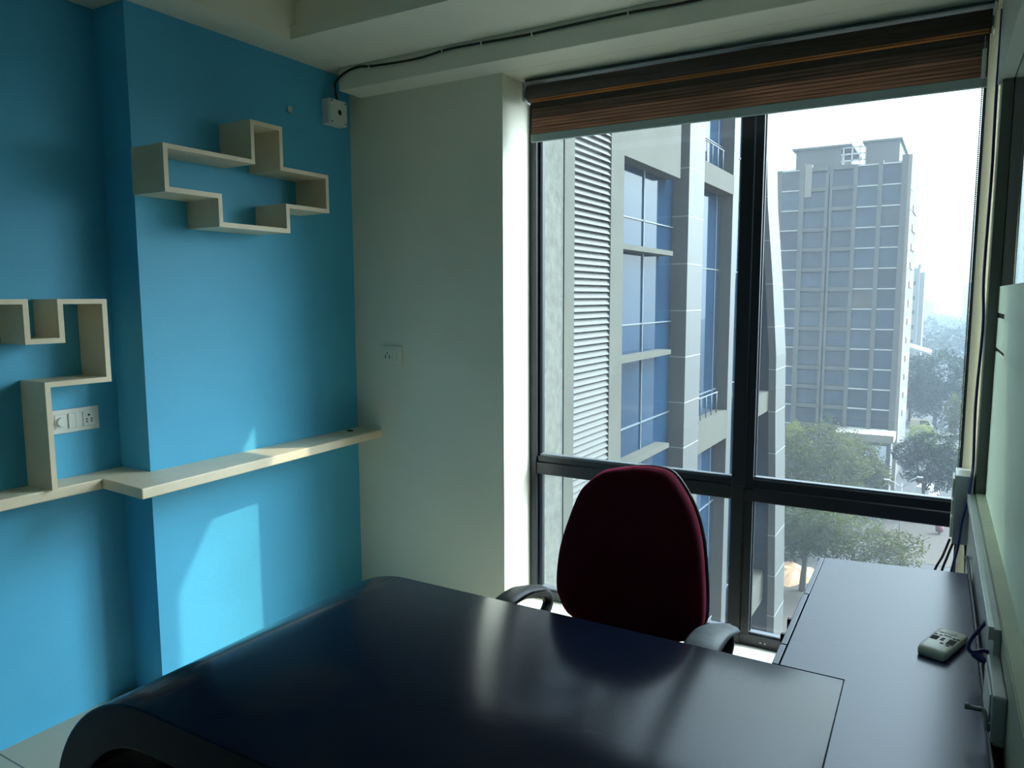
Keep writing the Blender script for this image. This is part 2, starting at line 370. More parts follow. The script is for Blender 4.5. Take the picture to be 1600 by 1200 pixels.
# bead chain: a loop of small beads hanging in front of the jamb
ch = thing('blind_chain', 'grey bead chain loop of the roller blind hanging by the right jamb', 'blind chain', (0.020, 2.925, 0.95))
for y in (-0.008, 0.012):
    MB().tube([(0, y, 1.42), (0, y, 0.02)], 0.0009, 6).build('cord', WHITE, ch)
cb = MB()
ico = None
def bead(mb, p, r):
    x, y, z = p
    mb.add([(x, y, z + r), (x + r, y, z), (x, y + r, z), (x - r, y, z), (x, y - r, z), (x, y, z - r)],
           [(0, 1, 2), (0, 2, 3), (0, 3, 4), (0, 4, 1), (5, 2, 1), (5, 3, 2), (5, 4, 3), (5, 1, 4)], True)
for i in range(210):
    bead(cb, (0, -0.008, 1.41 - i * 0.0066), 0.0034); bead(cb, (0, 0.012, 1.407 - i * 0.0066), 0.0034)
o = cb.build('beads', mat('chain_beads', (0.22, 0.23, 0.22), 0.4), ch); o['kind'] = 'stuff'
MB().prism([(-0.006, 0.0), (0.006, 0.0), (0.006, 0.09), (-0.006, 0.09)], 'y', -0.014, -0.002).build('chain_connector', WHITE, ch, 0.002, loc=(0.0, 0, 1.29))
# blue data cable down the jamb edge, over the box and down behind the side desk
cab = smooth_curve([(0.0615, 2.972, 2.46), (0.060, 2.972, 2.20), (0.062, 2.970, 1.95), (0.059, 2.970, 1.62), (0.066, 2.968, 1.45), (0.060, 2.968, 1.2), (0.064, 2.955, 1.0), (0.061, 2.885, 0.955), (0.054, 2.878, 0.88), (0.040, 2.876, 0.80), (0.034, 2.86, 0.72), (0.012, 2.83, 0.58), (-0.01, 2.80, 0.3), (-0.02, 2.80, 0.02)], 6)
tag(MB().tube(cab, 0.0045, 8).build('data_cable', CABLEB), 'blue cable running down the window jamb and over the grey socket box', 'cable')

# ------------------------------------------------------------------ right-hand side (glazed partition), turned 1.5 degrees
RZ = 0.026; RO = (0.05, 3.10, 0.0)
part = empty('wall_right', RO, RZ); part['kind'] = 'structure'
def rp(mb, name, m, bevel=0.0, parent=None):
    return mb.build(name, m, parent or part, bevel)
L0 = -5.6
rp(MB().box(0.018, 0.090, L0, -0.13, 0.0, 0.895), 'base_wall', SILLP)
rp(MB().box(0.020, 0.050, L0, -0.14, 0.895, 0.90), 'glazing_sill', SILLP)
rp(MB().box(0.018, 0.0495, -0.205, -0.14, 0.895, 2.24), 'post', ALU, 0.002)
rp(MB().box(0.052, 0.088, -0.205, -0.14, 0.895, 2.24), 'post', ALU, 0.002)
rp(MB().box(0.018, 0.090, -0.14, -0.09, 0.0, 2.6), 'end_stud', CREAM)
rp(MB().box(0.008, 0.0495, L0, -0.13, 2.225, 2.62), 'header', HEADER, 0.002)
rp(MB().box(0.052, 0.095, L0, -0.13, 2.225, 2.62), 'header', HEADER, 0.002)
g = MB().add([(0.0505, L0, 0.89), (0.0505, -0.15, 0.89), (0.0505, -0.15, 2.25), (0.0505, L0, 2.25)], [(0, 1, 2, 3)])
rp(g, 'glass_sheet', CLEARG)
# frosted film in three bands, with two short clear slits at the window end
f = MB()
def fr(y0, y1, z0, z1): f.box(0.0475, 0.0495, y0, y1, z0, z1)
fr(L0, -0.206, 0.901, 1.375); fr(L0, -0.54, 1.375, 1.388); fr(L0, -0.206, 1.388, 1.482); fr(L0, -0.47, 1.482, 1.498); fr(L0, -0.206, 1.498, 1.582)
fm = rp(f, 'frosted_film', FROST)
# other verticals of the partition out of the picture, next room beyond with its own window
rp(MB().box(0.018, 0.088, -3.2, -3.13, 0.895, 2.24), 'post', ALU, 0.002)
w2 = empty('window_2', (0, YW, 0)); w2['kind'] = 'structure'
for (x0, x1, z0, z1) in ((0.135, 0.150, 0.1, 2.5), (1.5, 1.56, 0.1, 2.5)):
    MB().box(x0, x1, 0, 0.06, z0, z1).build('stile', BLACKMET, w2)
MB().box(0.135, 1.56, 0, 0.06, 0.722, 0.80).build('transom', BLACKMET, w2)
MB().box(0.135, 1.56, 0, 0.06, 0.085, 0.15).build('bottom_rail', BLACKMET, w2)
MB().add([(0.15, 0.03, 0.8), (1.5, 0.03, 0.8), (1.5, 0.03, 2.5), (0.15, 0.03, 2.5)], [(0, 1, 2, 3)]).build('pane', PANE, w2)
MB().add([(0.15, 0.03, 0.15), (1.5, 0.03, 0.15), (1.5, 0.03, 0.722), (0.15, 0.03, 0.722)], [(0, 1, 2, 3)]).build('pane', PANE, w2)
struct(MB().box(1.56, 2.4, 3.06, 3.19, 0.085, 2.5), 'wall_front_next_room', CREAM)
struct(MB().box(0.09, 0.135, 3.06, 3.19, 0.085, 2.5), 'wall_front_end_mullion', CREAM)

# ---- skirting panel, trunking and wires between desk and partition
pn = thing('wall_panel', 'grey white laminate back panel between side desk and glazed partition', 'panel', RO, RZ)
rp(MB().box(0.005, 0.0175, -1.385, -0.19, 0.0, 0.872), 'board', PANELG, 0.001, pn)
tk = thing('cable_trunking', 'bright metal topped cable trunking running along the back panel to the window', 'trunking', RO, RZ)
rp(MB().box(-0.004, 0.0175, -1.385, -0.19, 0.8725, 0.896), 'channel', PANELG, 0.001, tk)
rp(MB().box(-0.005, 0.0055, -1.385, -0.19, 0.896, 0.900), 'lid', mat('bright_lid', (0.72, 0.75, 0.76), 0.25, metal=0.2), 0.001, tk)
sk = thing('socket_box', 'white socket box on the wall at the near end of the trunking', 'socket', RO, RZ)
rp(MB().box(-0.005, 0.0175, -1.575, -1.39, 0.752, 0.846), 'box', PANELG, 0.004, sk)
rp(MB().box(-0.008, -0.005, -1.55, -1.41, 0.762, 0.836), 'face_plate', WHITE, 0.001, sk)
hook = smooth_curve([(-0.005, -1.56, 0.785), (-0.010, -1.57, 0.780), (-0.013, -1.555, 0.795), (-0.016, -1.545, 0.802), (-0.028, -1.545, 0.802), (-0.040, -1.545, 0.803)], 5)
hk = thing('wire_hook', 'grey metal hook sticking out of the white socket box over the desk', 'hook', RO, RZ)
rp(MB().tube(hook, 0.0045, 8), 'rod', STEEL, 0, hk)
rp(MB().cyl((-0.037, -1.545, 0.803), (-0.045, -1.545, 0.803), 0.006, 12), 'end_knob', STEEL, 0, hk)
loop = smooth_curve([(0.004, -1.245, 0.868), (0.0, -1.258, 0.862), (-0.012, -1.272, 0.848), (-0.026, -1.288, 0.830), (-0.032, -1.300, 0.818), (-0.028, -1.304, 0.808), (-0.016, -1.300, 0.808), (-0.004, -1.296, 0.812), (0.004, -1.30, 0.812)], 5)
lp = tag(MB().tube(loop, 0.0042, 8).build('cable_loop', CABLEB), 'short loop of thick blue cable poking from the end of the trunking', 'cable')
lp.location = RO; lp.rotation_euler = (0, 0, RZ)
lp2 = smooth_curve([(-0.022, -1.300, 0.803), (-0.012, -1.306, 0.799), (-0.002, -1.312, 0.797), (0.004, -1.315, 0.798)], 5)
o = tag(MB().tube(lp2, 0.0075, 10).build('cable_plug', CABLEB), 'fat blue plug end lying against the back panel under the cable loop', 'plug'); o.location = RO; o.rotation_euler = (0, 0, RZ)
edge = smooth_curve([(-0.002, -0.28, 0.70), (-0.0035, -0.45, 0.748), (-0.004, -0.70, 0.7555), (-0.0035, -1.1, 0.7555), (-0.004, -1.5, 0.7555), (-0.004, -2.2, 0.7555)], 5)
o = tag(MB().tube(edge, 0.0042, 8).build('edge_cable', CABLEK), 'black cable lying along the back edge of the side desk', 'cable'); o.location = RO; o.rotation_euler = (0, 0, RZ)
# grey socket box by the window with wires dropping from it
sb = thing('outlet_box', 'tall grey outlet box mounted on the window jamb above the side desk', 'outlet box', (0.015, 2.89, 0.72))
MB().box(0.0, 0.0530, 0.0, 0.145, 0.0, 0.233).build('box', GREYBOX, sb, 0.003)
MB().box(0.0, 0.052, 0.002, 0.143, 0.2335, 0.2345).build('top_plate', WHITE, sb)
for (z0, z1) in ((0.015, 0.085), (0.095, 0.145), (0.155, 0.22)):
    MB().box(-0.008, 0.0, 0.02, 0.125, z0, z1).build('socket_module', WHITE, sb, 0.003)
for i, (dx, m, lab) in enumerate(((-0.014, CABLEBR, 'brown grey wire hanging from the outlet box, left of the pair'), (0.0, CABLEBR, 'brown grey wire hanging from the outlet box, right of the pair'), )):
    w = smooth_curve([(0.024 + dx, 2.95, 0.719), (0.006 + dx, 2.935, 0.66), (-0.012 + dx * 1.6, 2.925, 0.58), (-0.02 + dx * 1.2, 2.92, 0.40), (-0.02 + dx, 2.92, 0.02)], 6)
    tag(MB().tube(w, 0.004, 8).build('outlet_wire', m), lab, 'cable', 'wires under the outlet box')
w = smooth_curve([(0.056, 2.93, 0.719), (0.060, 2.925, 0.66), (0.062, 2.92, 0.55), (0.062, 2.92, 0.02)], 6)
tag(MB().tube(w, 0.0045, 8).build('outlet_wire', CABLEK), 'black wire dropping straight down from the outlet box along the jamb', 'cable', 'wires under the outlet box')

# ------------------------------------------------------------------ main desk
dk = thing('desk', 'large dark laminate desk with a curved waterfall left end', 'desk', (-0.92, 1.245, 0))
R1, R2 = 0.350, 0.258; cxk, czk = -1.335 + 0.92, 0.40
outer = [(-0.170 + 0.92, 0.75)] + [(cxk - R1 * math.sin(a), czk + R1 * math.cos(a)) for a in [i * math.pi / 2 / 20 for i in range(21)]] + [(cxk - R1, 0.001)]
inner = [(cxk - R2, 0.001)] + [(cxk - R2 * math.cos(a), czk + R2 * math.sin(a)) for a in [i * math.pi / 2 / 20 for i in range(21)]] + [(-0.170 + 0.92, czk + R2)]
o = MB().prism(outer + inner, 'y', 0.835 - 1.245, 1.655 - 1.245, True).build('waterfall_top', DESK, dk)
for v in o.data.vertices:
    if v.co.x > 0.70: v.co.x += (0.41 - v.co.y) * 0.026 + 0.0025
md = o.modifiers.new('bevel', 'BEVEL'); md.width = 0.004; md.segments = 2; md.limit_method = 'ANGLE'; md.angle_limit = 1.0
MB().box(cxk - R2 + 0.012, 0.745, -0.05, -0.03, 0.05, 0.655).build('modesty_panel', BROWNP, dk)
MB().box(0.70, 0.745, -0.39, 0.39, 0.001, 0.657).build('end_panel', BROWNP, dk)

# side return: cabinet with drawers facing the chair
rt = thing('side_desk', 'dark side desk with flush drawer fronts running to the window', 'side desk', RO, RZ)
rp(MB().prism([(-0.257, -2.30), (-0.001, -2.30), (-0.001, -0.600), (-0.3875, -0.652), (-0.3875, -1.436), (-0.257, -1.439)], 'z', 0.712, 0.75), 'top', RET, 0.0015, rt)
rp(MB().box(-0.382, -0.004, -1.432, -0.662, 0.06, 0.712), 'carcass', RET, 0, rt)
rp(MB().box(-0.365, -0.010, -1.425, -0.675, 0.001, 0.06), 'plinth', BLKPL, 0, rt)
rp(MB().box(-0.230, -0.004, -2.29, -2.24, 0.001, 0.712), 'end_leg', RET, 0, rt)
for (y0, y1, dx, hdl) in ((-1.434, -1.328, 0.003, False), (-1.325, -0.985, 0.0026, True), (-0.982, -0.656, 0.0008, False)):
    df = rp(MB().box(-0.3875 - dx - 0.014, -0.3875 - dx, y0, y1, 0.43 if hdl else 0.06, 0.7495), 'drawer_front' if hdl else 'filler_panel', RET, 0.0015, rt)
    if hdl:
        for yy in (-1.20, -1.10):
            MB().box(-0.3875 - dx - 0.034, -0.3875 - dx - 0.0141, yy - 0.008, yy + 0.008, 0.69, 0.72).build('handle', BLKPL, df, 0.003)
df = rp(MB().box(-0.406, -0.392, -1.325, -0.985, 0.06, 0.426), 'drawer_front', RET, 0.0015, rt)

# ------------------------------------------------------------------ air-conditioner remote
rm = thing('remote_control', 'cream air conditioner remote control lying on the side desk', 'remote control', (0.006, 1.925, 0.7505), 0)
def remote():
    # length along local y; screen end at +y
    n = 12; secs = []
    prof = [(-0.072, 0.0235, 0.010), (-0.066, 0.0265, 0.0175), (-0.055, 0.0275, 0.0205), (-0.02, 0.0275, 0.0200), (0.03, 0.0275, 0.0195), (0.060, 0.0275, 0.0190), (0.068, 0.0265, 0.017), (0.072, 0.0235, 0.012)]
    vs = []; fs = []; K = 16
    for (y, w, h) in prof:
        for k in range(K):
            a = 2 * math.pi * k / K; cs, sn = math.cos(a), math.sin(a)
            ex = 0.35
            vs.append((w * math.copysign(abs(cs) ** ex, cs), y, h * 0.5 + (h * 0.5) * math.copysign(abs(sn) ** ex, sn)))
    for i in range(len(prof) - 1):
        for k in range(K):
            k2 = (k + 1) % K; fs.append((i * K + k, i * K + k2, (i + 1) * K + k2, (i + 1) * K + k))
    fs.append(tuple(range(K))); fs.append(tuple((len(prof) - 1) * K + k for k in range(K)))
    m = MB(); m.add(vs, fs, True); return m
remote().build('body', OFFW, rm)
MB().box(-0.020, 0.016, 0.036, 0.058, 0.0190, 0.0202).build('screen_bezel', OFFW, rm, 0.0004)
MB().box(-0.017, 0.014, 0.039, 0.055, 0.0202, 0.0206).build('screen', mat('lcd', (0.20, 0.24, 0.19), 0.2), rm)
def btn(x0, x1, y0, y1, m=None): MB().box(x0, x1, y0, y1, 0.0190, 0.0208).build('button', m or HOLE, rm, 0.0004)
for y in (-0.012, -0.004, 0.004): btn(-0.022, -0.009, y, y + 0.006)
for y in (-0.020, -0.012, -0.004, 0.004): btn(0.010, 0.023, y, y + 0.006)
BB = mat('navy_button', (0.03, 0.03, 0.22), 0.4)
btn(-0.022, -0.017, 0.018, 0.023, BB); btn(-0.013, -0.008, 0.018, 0.023, BB)
btn(-0.004, 0.002, -0.008, -0.002); btn(-0.004, 0.002, 0.002, 0.008); btn(0.001, 0.007, -0.026, -0.020); btn(0.013, 0.019, -0.030, -0.025)
btn(0.012, 0.017, 0.018, 0.023); btn(0.019, 0.024, 0.018, 0.023)
btn(-0.006, 0.008, 0.024, 0.028, BEAD)
rm.rotation_euler = (0, 0, -0.30)
rm.scale = (1.12, 1.05, 1.0)

# ------------------------------------------------------------------ office chair
chx, chy = -0.795, 2.0
cr = thing('office_chair', 'maroon velour office chair with black arms behind the desk', 'chair', (chx, chy + 0.18, 0), 0.0)
OUT = [(-0.792, 1.064), (-0.879, 1.043), (-0.926, 1.009), (-0.957, 0.971), (-0.987, 0.892), (-1.012, 0.801), (-1.023, 0.698), (-1.014, 0.641), (-0.966, 0.578), (-0.80, 0.556), (-0.644, 0.575), (-0.585, 0.615), (-0.566, 0.673), (-0.575, 0.821), (-0.593, 0.913), (-0.626, 0.988), (-0.681, 1.055), (-0.736, 1.067)]
cx0, cz0 = -0.795, 0.80
def back_pad(scale, y_front, y_back, bulge, name, m, parent, off=(0, 0)):
    loop = smooth_curve([(x - cx0, 0, z - cz0) for x, z in OUT + OUT[:1]], 4)[:-1]
    n = len(loop); vs = []; fs = []
    # rings from the front centre outwards, round the rim, to the back centre
    rings = [(0.0, y_front - bulge), (0.3, y_front - bulge * 0.97), (0.55, y_front - bulge * 0.85), (0.75, y_front - bulge * 0.62), (0.89, y_front - bulge * 0.3), (0.965, y_front), (0.99, y_front + (y_back - y_front) * 0.25), (1.0, y_front + (y_back - y_front) * 0.55), (0.985, y_front + (y_back - y_front) * 0.85), (0.95, y_back), (0.5, y_back), (0.0, y_back)]
    for (s_, y) in rings:
        for p in loop:
            zz = p.z * s_ * scale
            curve = 0.35 * (p.x * s_) ** 2                      # lumbar wrap
            vs.append((p.x * s_ * scale + off[0], y - 1.0 * curve * 1.0 + 0.09 * max(0, zz) ** 1.0 * 0.6, zz + cz0 + off[1]))
    for i in range(len(rings) - 1):
        for k in range(n):
            k2 = (k + 1) % n; fs.append((i * n + k, i * n + k2, (i + 1) * n + k2, (i + 1) * n + k))
    mb = MB(); mb.add(vs, fs, True); o = mb.build(name, m, parent)
    bm = bmesh.new(); bm.from_mesh(o.data); bmesh.ops.remove_doubles(bm, verts=bm.verts, dist=1e-5); bmesh.ops.recalc_face_normals(bm, faces=bm.faces); bm.to_mesh(o.data); bm.free()
    return o
back_pad(1.0, -0.185, -0.125, 0.022, 'backrest_cushion', MAROON, cr)
back_pad(0.99, -0.128, -0.112, 0.0, 'backrest_shell', BLKPL, cr, (0.004, 0.0))
# seat, column, base
seat = MB().prism([(0.24 * math.copysign(abs(math.cos(a)) ** 0.5, math.cos(a)), -0.40 + 0.23 * math.copysign(abs(math.sin(a)) ** 0.5, math.sin(a))) for a in [i * math.pi / 16 for i in range(32)]], 'z', 0.41, 0.49, True)
seat.build('seat', MAROON, cr, 0.02, seg=3)
MB().box(-0.035, 0.035, -0.30, -0.06, 0.385, 0.405).build('back_bracket', BLKPL, cr, 0.004)
MB().tube([(0, -0.075, 0.395), (0, -0.045, 0.45), (0, -0.04, 0.60), (0, -0.06, 0.78)], 0.022, 10).build('back_bar', BLKPL, cr)
MB().cyl((0, -0.36, 0.13), (0, -0.36, 0.408), 0.026, 16).build('gas_lift', BLKPL, cr)
for i in range(5):
    a = 2 * math.pi * i / 5 + 0.3
    lx, ly = 0.29 * math.cos(a), 0.29 * math.sin(a) - 0.36
    leg = MB().tube([(0, -0.36, 0.12), (lx * 0.5, (ly + 0.36) * 0.5 - 0.36, 0.10), (lx, ly, 0.075)], 0.026, 10, 0.018).build('leg', BLKPL, cr)
    MB().cyl((lx - 0.02, ly, 0.0255), (lx + 0.02, ly, 0.0255), 0.025, 16).build('caster', BLKPL, leg)
# loop armrests: a flat band running from the seat up, along and back down
for sx, m in ((-1, BLKPL), (1, GREYPL)):
    X = 0.285 * sx
    path = smooth_curve([(X * 0.86, -0.30, 0.42), (X, -0.245, 0.47), (X, -0.185, 0.540), (X, -0.135, 0.585), (X, -0.150, 0.625), (X, -0.21, 0.648), (X, -0.30, 0.672), (X, -0.39, 0.672), (X, -0.46, 0.645), (X * 0.98, -0.48, 0.57), (X * 0.95, -0.44, 0.47), (X * 0.86, -0.40, 0.42)], 5)
    MB().tube(path, 0.017, 10).build('armrest', BLKPL, cr)
    pad = smooth_curve([(X, -0.175 if sx < 0 else -0.125, 0.650 if sx < 0 else 0.632), (X, -0.24, 0.668), (X, -0.31, 0.684), (X, -0.39, 0.684), (X, -0.45, 0.662)], 5)
    pv = MB(); n = len(pad); vs = []; fs = []
    for i, p in enumerate(pad):
        t = i / (n - 1); w = (0.034 if sx < 0 else 0.044) * (1 - (2 * t - 1) ** 6) ** 0.5 + 0.004
        for k in range(10):
            a = 2 * math.pi * k / 10; vs.append((p.x + w * math.cos(a), p.y, p.z + 0.011 * math.sin(a)))
    for i in range(n - 1):
        for k in range(10): k2 = (k + 1) % 10; fs.append((i * 10 + k, i * 10 + k2, i * 10 + 10 + k2, i * 10 + 10 + k))
    fs += [tuple(range(10)), tuple((n - 1) * 10 + k for k in range(10))]
    pv.add(vs, fs, True); pv.build('arm_pad', m, cr)

# ================================================================== outside
GZ = -25.0
CONC = mat('pale_concrete', (0.055, 0.057, 0.046), 0.85, var=0.10, vscale=1.2, bump=0.3, bscale=6)
CONCR = mat('rough_textured_render', (0.072, 0.078, 0.068), 0.95, var=0.28, vscale=5.0, bump=1.0, bscale=14)
LOUV = mat('white_louvre_metal', (0.038, 0.039, 0.035), 0.5)
LOUVB = mat('louvre_shadow_box', (0.22, 0.24, 0.25), 0.8)
FINW = mat('white_cladding', (0.072, 0.076, 0.076), 0.45, var=0.03)
JOINT = mat('cladding_joint', (0.25, 0.29, 0.30), 0.7)
GLASSB = mat('blue_curtain_glass', (0.010, 0.030, 0.062), 0.05, spec=0.22, metal=0.03, var=0.25, vscale=0.35)
RAILM = mat('pale_metal', (0.10, 0.13, 0.155), 0.4)
ASPH = mat('asphalt', (0.045, 0.045, 0.047), 0.9, var=0.1, vscale=0.3)
PAVE = mat('pale_paving', (0.060, 0.048, 0.038), 0.9, var=0.1, vscale=0.15)
SANDM = mat('orange_sand', (0.34, 0.21, 0.12), 0.95, var=0.2, vscale=0.8)

# ---- office wing at the left (plane x = -6, facing us sideways)
wg = thing('office_wing', 'near office wing with louvres, blue glass bays and white fins, seen through left panes', 'building', (-6.0, 18.0, GZ))
def W(mb, name, m, parent=wg, bevel=0.0): return mb.build(name, m, parent, bevel)
zb, zt = 0.0, 52.0            # local z (ground at 0)
Z = lambda z: z - GZ
y_ = lambda y: y - 18.0
W(MB().box(-14, -1.2, y_(3.6), y_(31.5), 0, 52), 'core_wall', CONC)
W(MB().box(-1.2, 0.0, y_(3.6), y_(11.95), 0, 52), 'textured_wall', CONCR)
W(MB().box(-1.2, 0.0, y_(11.90), y_(12.35), 0, 52), 'concrete_strip', CONC)
W(MB().box(-1.2, 0.0, y_(13.97), y_(14.62), 0, 52), 'concrete_strip', CONC)
W(MB().box(-1.2, -0.22, y_(12.35), y_(13.97), 0, 52), 'louvre_backing', LOUVB)
lv = MB()
z = Z(-9.0)
while z < Z(9.5):  # overlapping blades, a thin dark gap between them
    lv.add([(-0.07, y_(12.36), z + 0.098), (-0.01, y_(12.36), z), (0.0, y_(12.36), z + 0.006), (-0.06, y_(12.36), z + 0.104),
            (-0.07, y_(13.96), z + 0.098), (-0.01, y_(13.96), z), (0.0, y_(13.96), z + 0.006), (-0.06, y_(13.96), z + 0.104)],
           [(0, 1, 2, 3), (7, 6, 5, 4), (0, 4, 5, 1), (1, 5, 6, 2), (2, 6, 7, 3), (3, 7, 4, 0)])
    z += 0.124
W(lv, 'louvre_slats', LOUV)
# bays of glass: (y0, y1, ledge levels)
def bay(y0, y1, levels, gx=-0.62, split=None):
    for i in range(len(levels) - 1):
        z0, z1 = levels[i], levels[i + 1]
        p = W(MB().box(gx - 0.05, gx, y_(y0), y_(y1), Z(z0), Z(z1)), 'glass_panel', GLASSB)
        m = MB(); s = split or (y0 + y1) / 2
        m.box(gx, gx + 0.03, y_(s) - 0.02, y_(s) + 0.02, Z(z0), Z(z1))
        zz = z0 + (z1 - z0) * 0.30
        m.box(gx, gx + 0.03, y_(y0), y_(y1), Z(zz) - 0.015, Z(zz) + 0.015)
        m.build('glazing_bars', RAILM, p)
L1 = [-11.0, -9.0, -6.75, -4.4, -2.05, 0.25, 2.60, 4.9, 7.2, 9.6, 12]
bay(14.6, 18.64, L1, gx=-0.35)
bay(19.94, 25.1, [-16, -12.8, -9.2, -5.75, -2.3, 1.3, 4.85, 8.5, 12.2], gx=-0.35)
bay(25.3, 27.9, [-16, -12.8, -9.2, -5.75, -2.3, 1.3, 4.85, 8.5, 12.2], gx=-0.35)
for z in L1[1:-1]:
    if abs(z - 4.9) < 0.01: continue
    W(MB().box(-0.75, 0.0, y_(14.62), y_(17.72), Z(z) - 0.06, Z(z) + 0.05), 'ledge', CONC)
W(MB().box(-0.75, 0.0, y_(14.62), y_(18.15), Z(4.40), Z(5.9)), 'spandrel', CONC)
W(MB().box(-0.75, 0.0, y_(14.62), y_(18.15), Z(-9.6), Z(-8.4)), 'spandrel', CONC)
for (z0, z1) in ((4.55, 5.10), (-2.70, -1.86), (-9.7, -8.8)):
    s = W(MB().box(-0.75, 0.05, y_(19.94), y_(22.95), Z(z0), Z(z1)), 'spandrel', CONC)
    m = MB(); m.tube([(-0.10, y_(19.98), Z(z1) + 0.62), (-0.10, y_(22.3), Z(z1) + 0.62)], 0.02, 6)
    for k in range(5): m.tube([(-0.10, y_(20.1 + k * 0.53), Z(z1)), (-0.10, y_(20.1 + k * 0.53), Z(z1) + 0.62)], 0.015, 6)
    m.build('railing', RAILM, s)
for (z0, z1) in ((-2.45, -1.75), (-9.5, -8.4)):
    W(MB().box(-0.75, 0.30, y_(25.3), y_(27.75), Z(z0), Z(z1)), 'spandrel', CONC)
f = W(MB().box(-1.2, 0.06, y_(18.66), y_(19.93), 0, 52), 'fin', FINW)
m = MB()
for k in range(17): 
    z = Z(-14.0) + k * 1.17 * 1.0 * 1.0
    m.box(-0.74, 0.064, y_(18.655), y_(19.935), z, z + 0.02)
m.build('panel_joints', JOINT, f)
W(MB().box(-1.2, 0.02, y_(22.98), y_(23.5), 0, 52), 'concrete_strip', FINW)
# outer fin leans outwards towards the ground
prof = [(-0.70, 16.0), (-0.34, 7.55), (-0.20, 4.74), (0.06, 2.09), (0.26, -0.5), (0.31, -2.77), (0.39, -4.95), (0.50, -9.0), (0.7, GZ)]
poly = [(x, Z(z)) for x, z in prof] + [(x + 0.245, Z(z)) for x, z in reversed(prof)]
fn = W(MB().prism(poly, 'y', y_(27.5), y_(29.2)), 'fin', FINW)
m = MB()
for k in range(12):
    z = -10.0 + k * 1.5
    for (a, b) in zip(prof[:-1], prof[1:]):
        if b[1] <= z <= a[1]:
            t = (z - b[1]) / (a[1] - b[1]); x = b[0] + (a[0] - b[0]) * t
            m.box(x - 0.004, x + 0.249, y_(27.495), y_(29.205), Z(z), Z(z) + 0.025)
m.build('panel_joints', JOINT, fn)
W(MB().prism([(x - 0.001, Z(z)) for x, z in prof] + [(-0.9, Z(GZ)), (-0.9, Z(16.0))], 'y', y_(27.95), y_(28.25)), 'side_glass', GLASSB)

# ---- tower block
def wmat(i, c): return mat('tower_window_%s' % i, c, 0.25, spec=0.6, var=0.25, vscale=0.7)
TW = [wmat('slate', (0.035, 0.055, 0.085)), wmat('blue', (0.04, 0.07, 0.11)), wmat('dusk', (0.06, 0.065, 0.08)), wmat('tan', (0.10, 0.09, 0.085)), wmat('deep', (0.022, 0.036, 0.065))]
TCON = mat('tower_concrete', (0.13, 0.13, 0.12), 0.9, var=0.08, vscale=0.5)
TCONL = mat('tower_ledge_paint', (0.60, 0.60, 0.58), 0.8)
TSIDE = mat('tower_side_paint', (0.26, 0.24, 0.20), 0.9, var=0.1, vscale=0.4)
tw = thing('tower_block', 'tall hazy grey tower block with five bays of windows beyond the trees', 'building', (-15.4, 115.0, GZ))
def T(mb, name, m, parent=tw): return mb.build(name, m, parent)
tx = lambda x: x + 15.4
T(MB().box(tx(-24.2), tx(-6.95), 0.9, 26.0, 0, Z(19.6)), 'body', TCON)
T(MB().box(tx(-21.6), tx(-15.6), 2, 14, Z(19.6), Z(22.4)), 'penthouse', TCON)
T(MB().box(tx(-22.1), tx(-14.2), 1.6, 14.4, Z(22.4), Z(22.65)), 'penthouse_roof', TCON)
T(MB().box(tx(-12.4), tx(-8.3), 2, 14, Z(19.6), Z(22.6)), 'penthouse', TCON)
T(MB().box(tx(-12.9), tx(-8.0), 1.6, 14.4, Z(22.6), Z(22.85)), 'penthouse_roof', TCON)
g = MB()
for x in (-15.3, -14.2, -13.2, -12.5): g.box(tx(x) - 0.08, tx(x) + 0.08, 2, 2.2, Z(19.6), Z(22.3))
for z in (20.3, 21.2, 22.1): g.box(tx(-15.6), tx(-12.4), 2, 2.2, Z(z), Z(z) + 0.18)
T(g, 'roof_frame', TCONL)
FL = [19.3 - 2.775 * k for k in range(15)]
for (x0, x1, zt_) in ((-24.2, -23.0, 19.4), (-20.6, -19.95, 20.2), (-17.15, -16.75, 18.6), (-16.55, -16.25, 18.6), (-13.60, -13.10, 19.5), (-10.55, -10.0, 19.8), (-7.75, -6.95, 20.2)):
    T(MB().box(tx(x0), tx(x1), -0.35 if x0 > -24 else 0.2, 0.9, 0, Z(zt_)), 'pier', TCON)
T(MB().box(tx(-19.9), tx(-19.0), -0.3, 0.9, Z(15.5), Z(20.0)), 'pale_baffle', TSIDE)  # short baffle near the tower top, in the paler side paint
bays = [(-23.0, -20.6), (-19.95, -17.15), (-16.25, -13.6), (-13.1, -10.55), (-10.0, -7.75)]
w0 = {}
for bi, (x0, x1) in enumerate(bays):
    for k in range(14):
        z1 = FL[k] - (0.0 if bi in (0, 3, 4) else 0.45); z0 = FL[k + 1] + (0.12 if bi in (0, 3, 4) else 0.35)
        mm = random.choice(TW[:3] + TW[:2] + [TW[4], TW[1]]) if (bi, k) != (3, 6) else TW[3]
        key = (bi,)
        if key not in w0:
            o = T(MB().box(tx(x0), tx(x1), 0.25, 0.9, 0, z1 - z0), 'window', mm); w0[key] = o
        else:
            o = copy_obj(w0[key], tw); o.data = w0[key].data
            o.material_slots[0].link = 'OBJECT'; o.material_slots[0].material = mm
        o.location = (0, 0, Z(z0))
    b0 = None
    for k in range(15):
        th = 0.14 if bi in (0, 3, 4) else 0.55
        if b0 is None: o = b0 = T(MB().box(tx(x0), tx(x1), -0.1, 0.9, -th * 0.5, th * 0.5), 'ledge', TCONL if bi in (0, 3, 4) else TCON)
        else: o = copy_obj(b0, tw)
        o.location = (0, 0, Z(FL[k]))
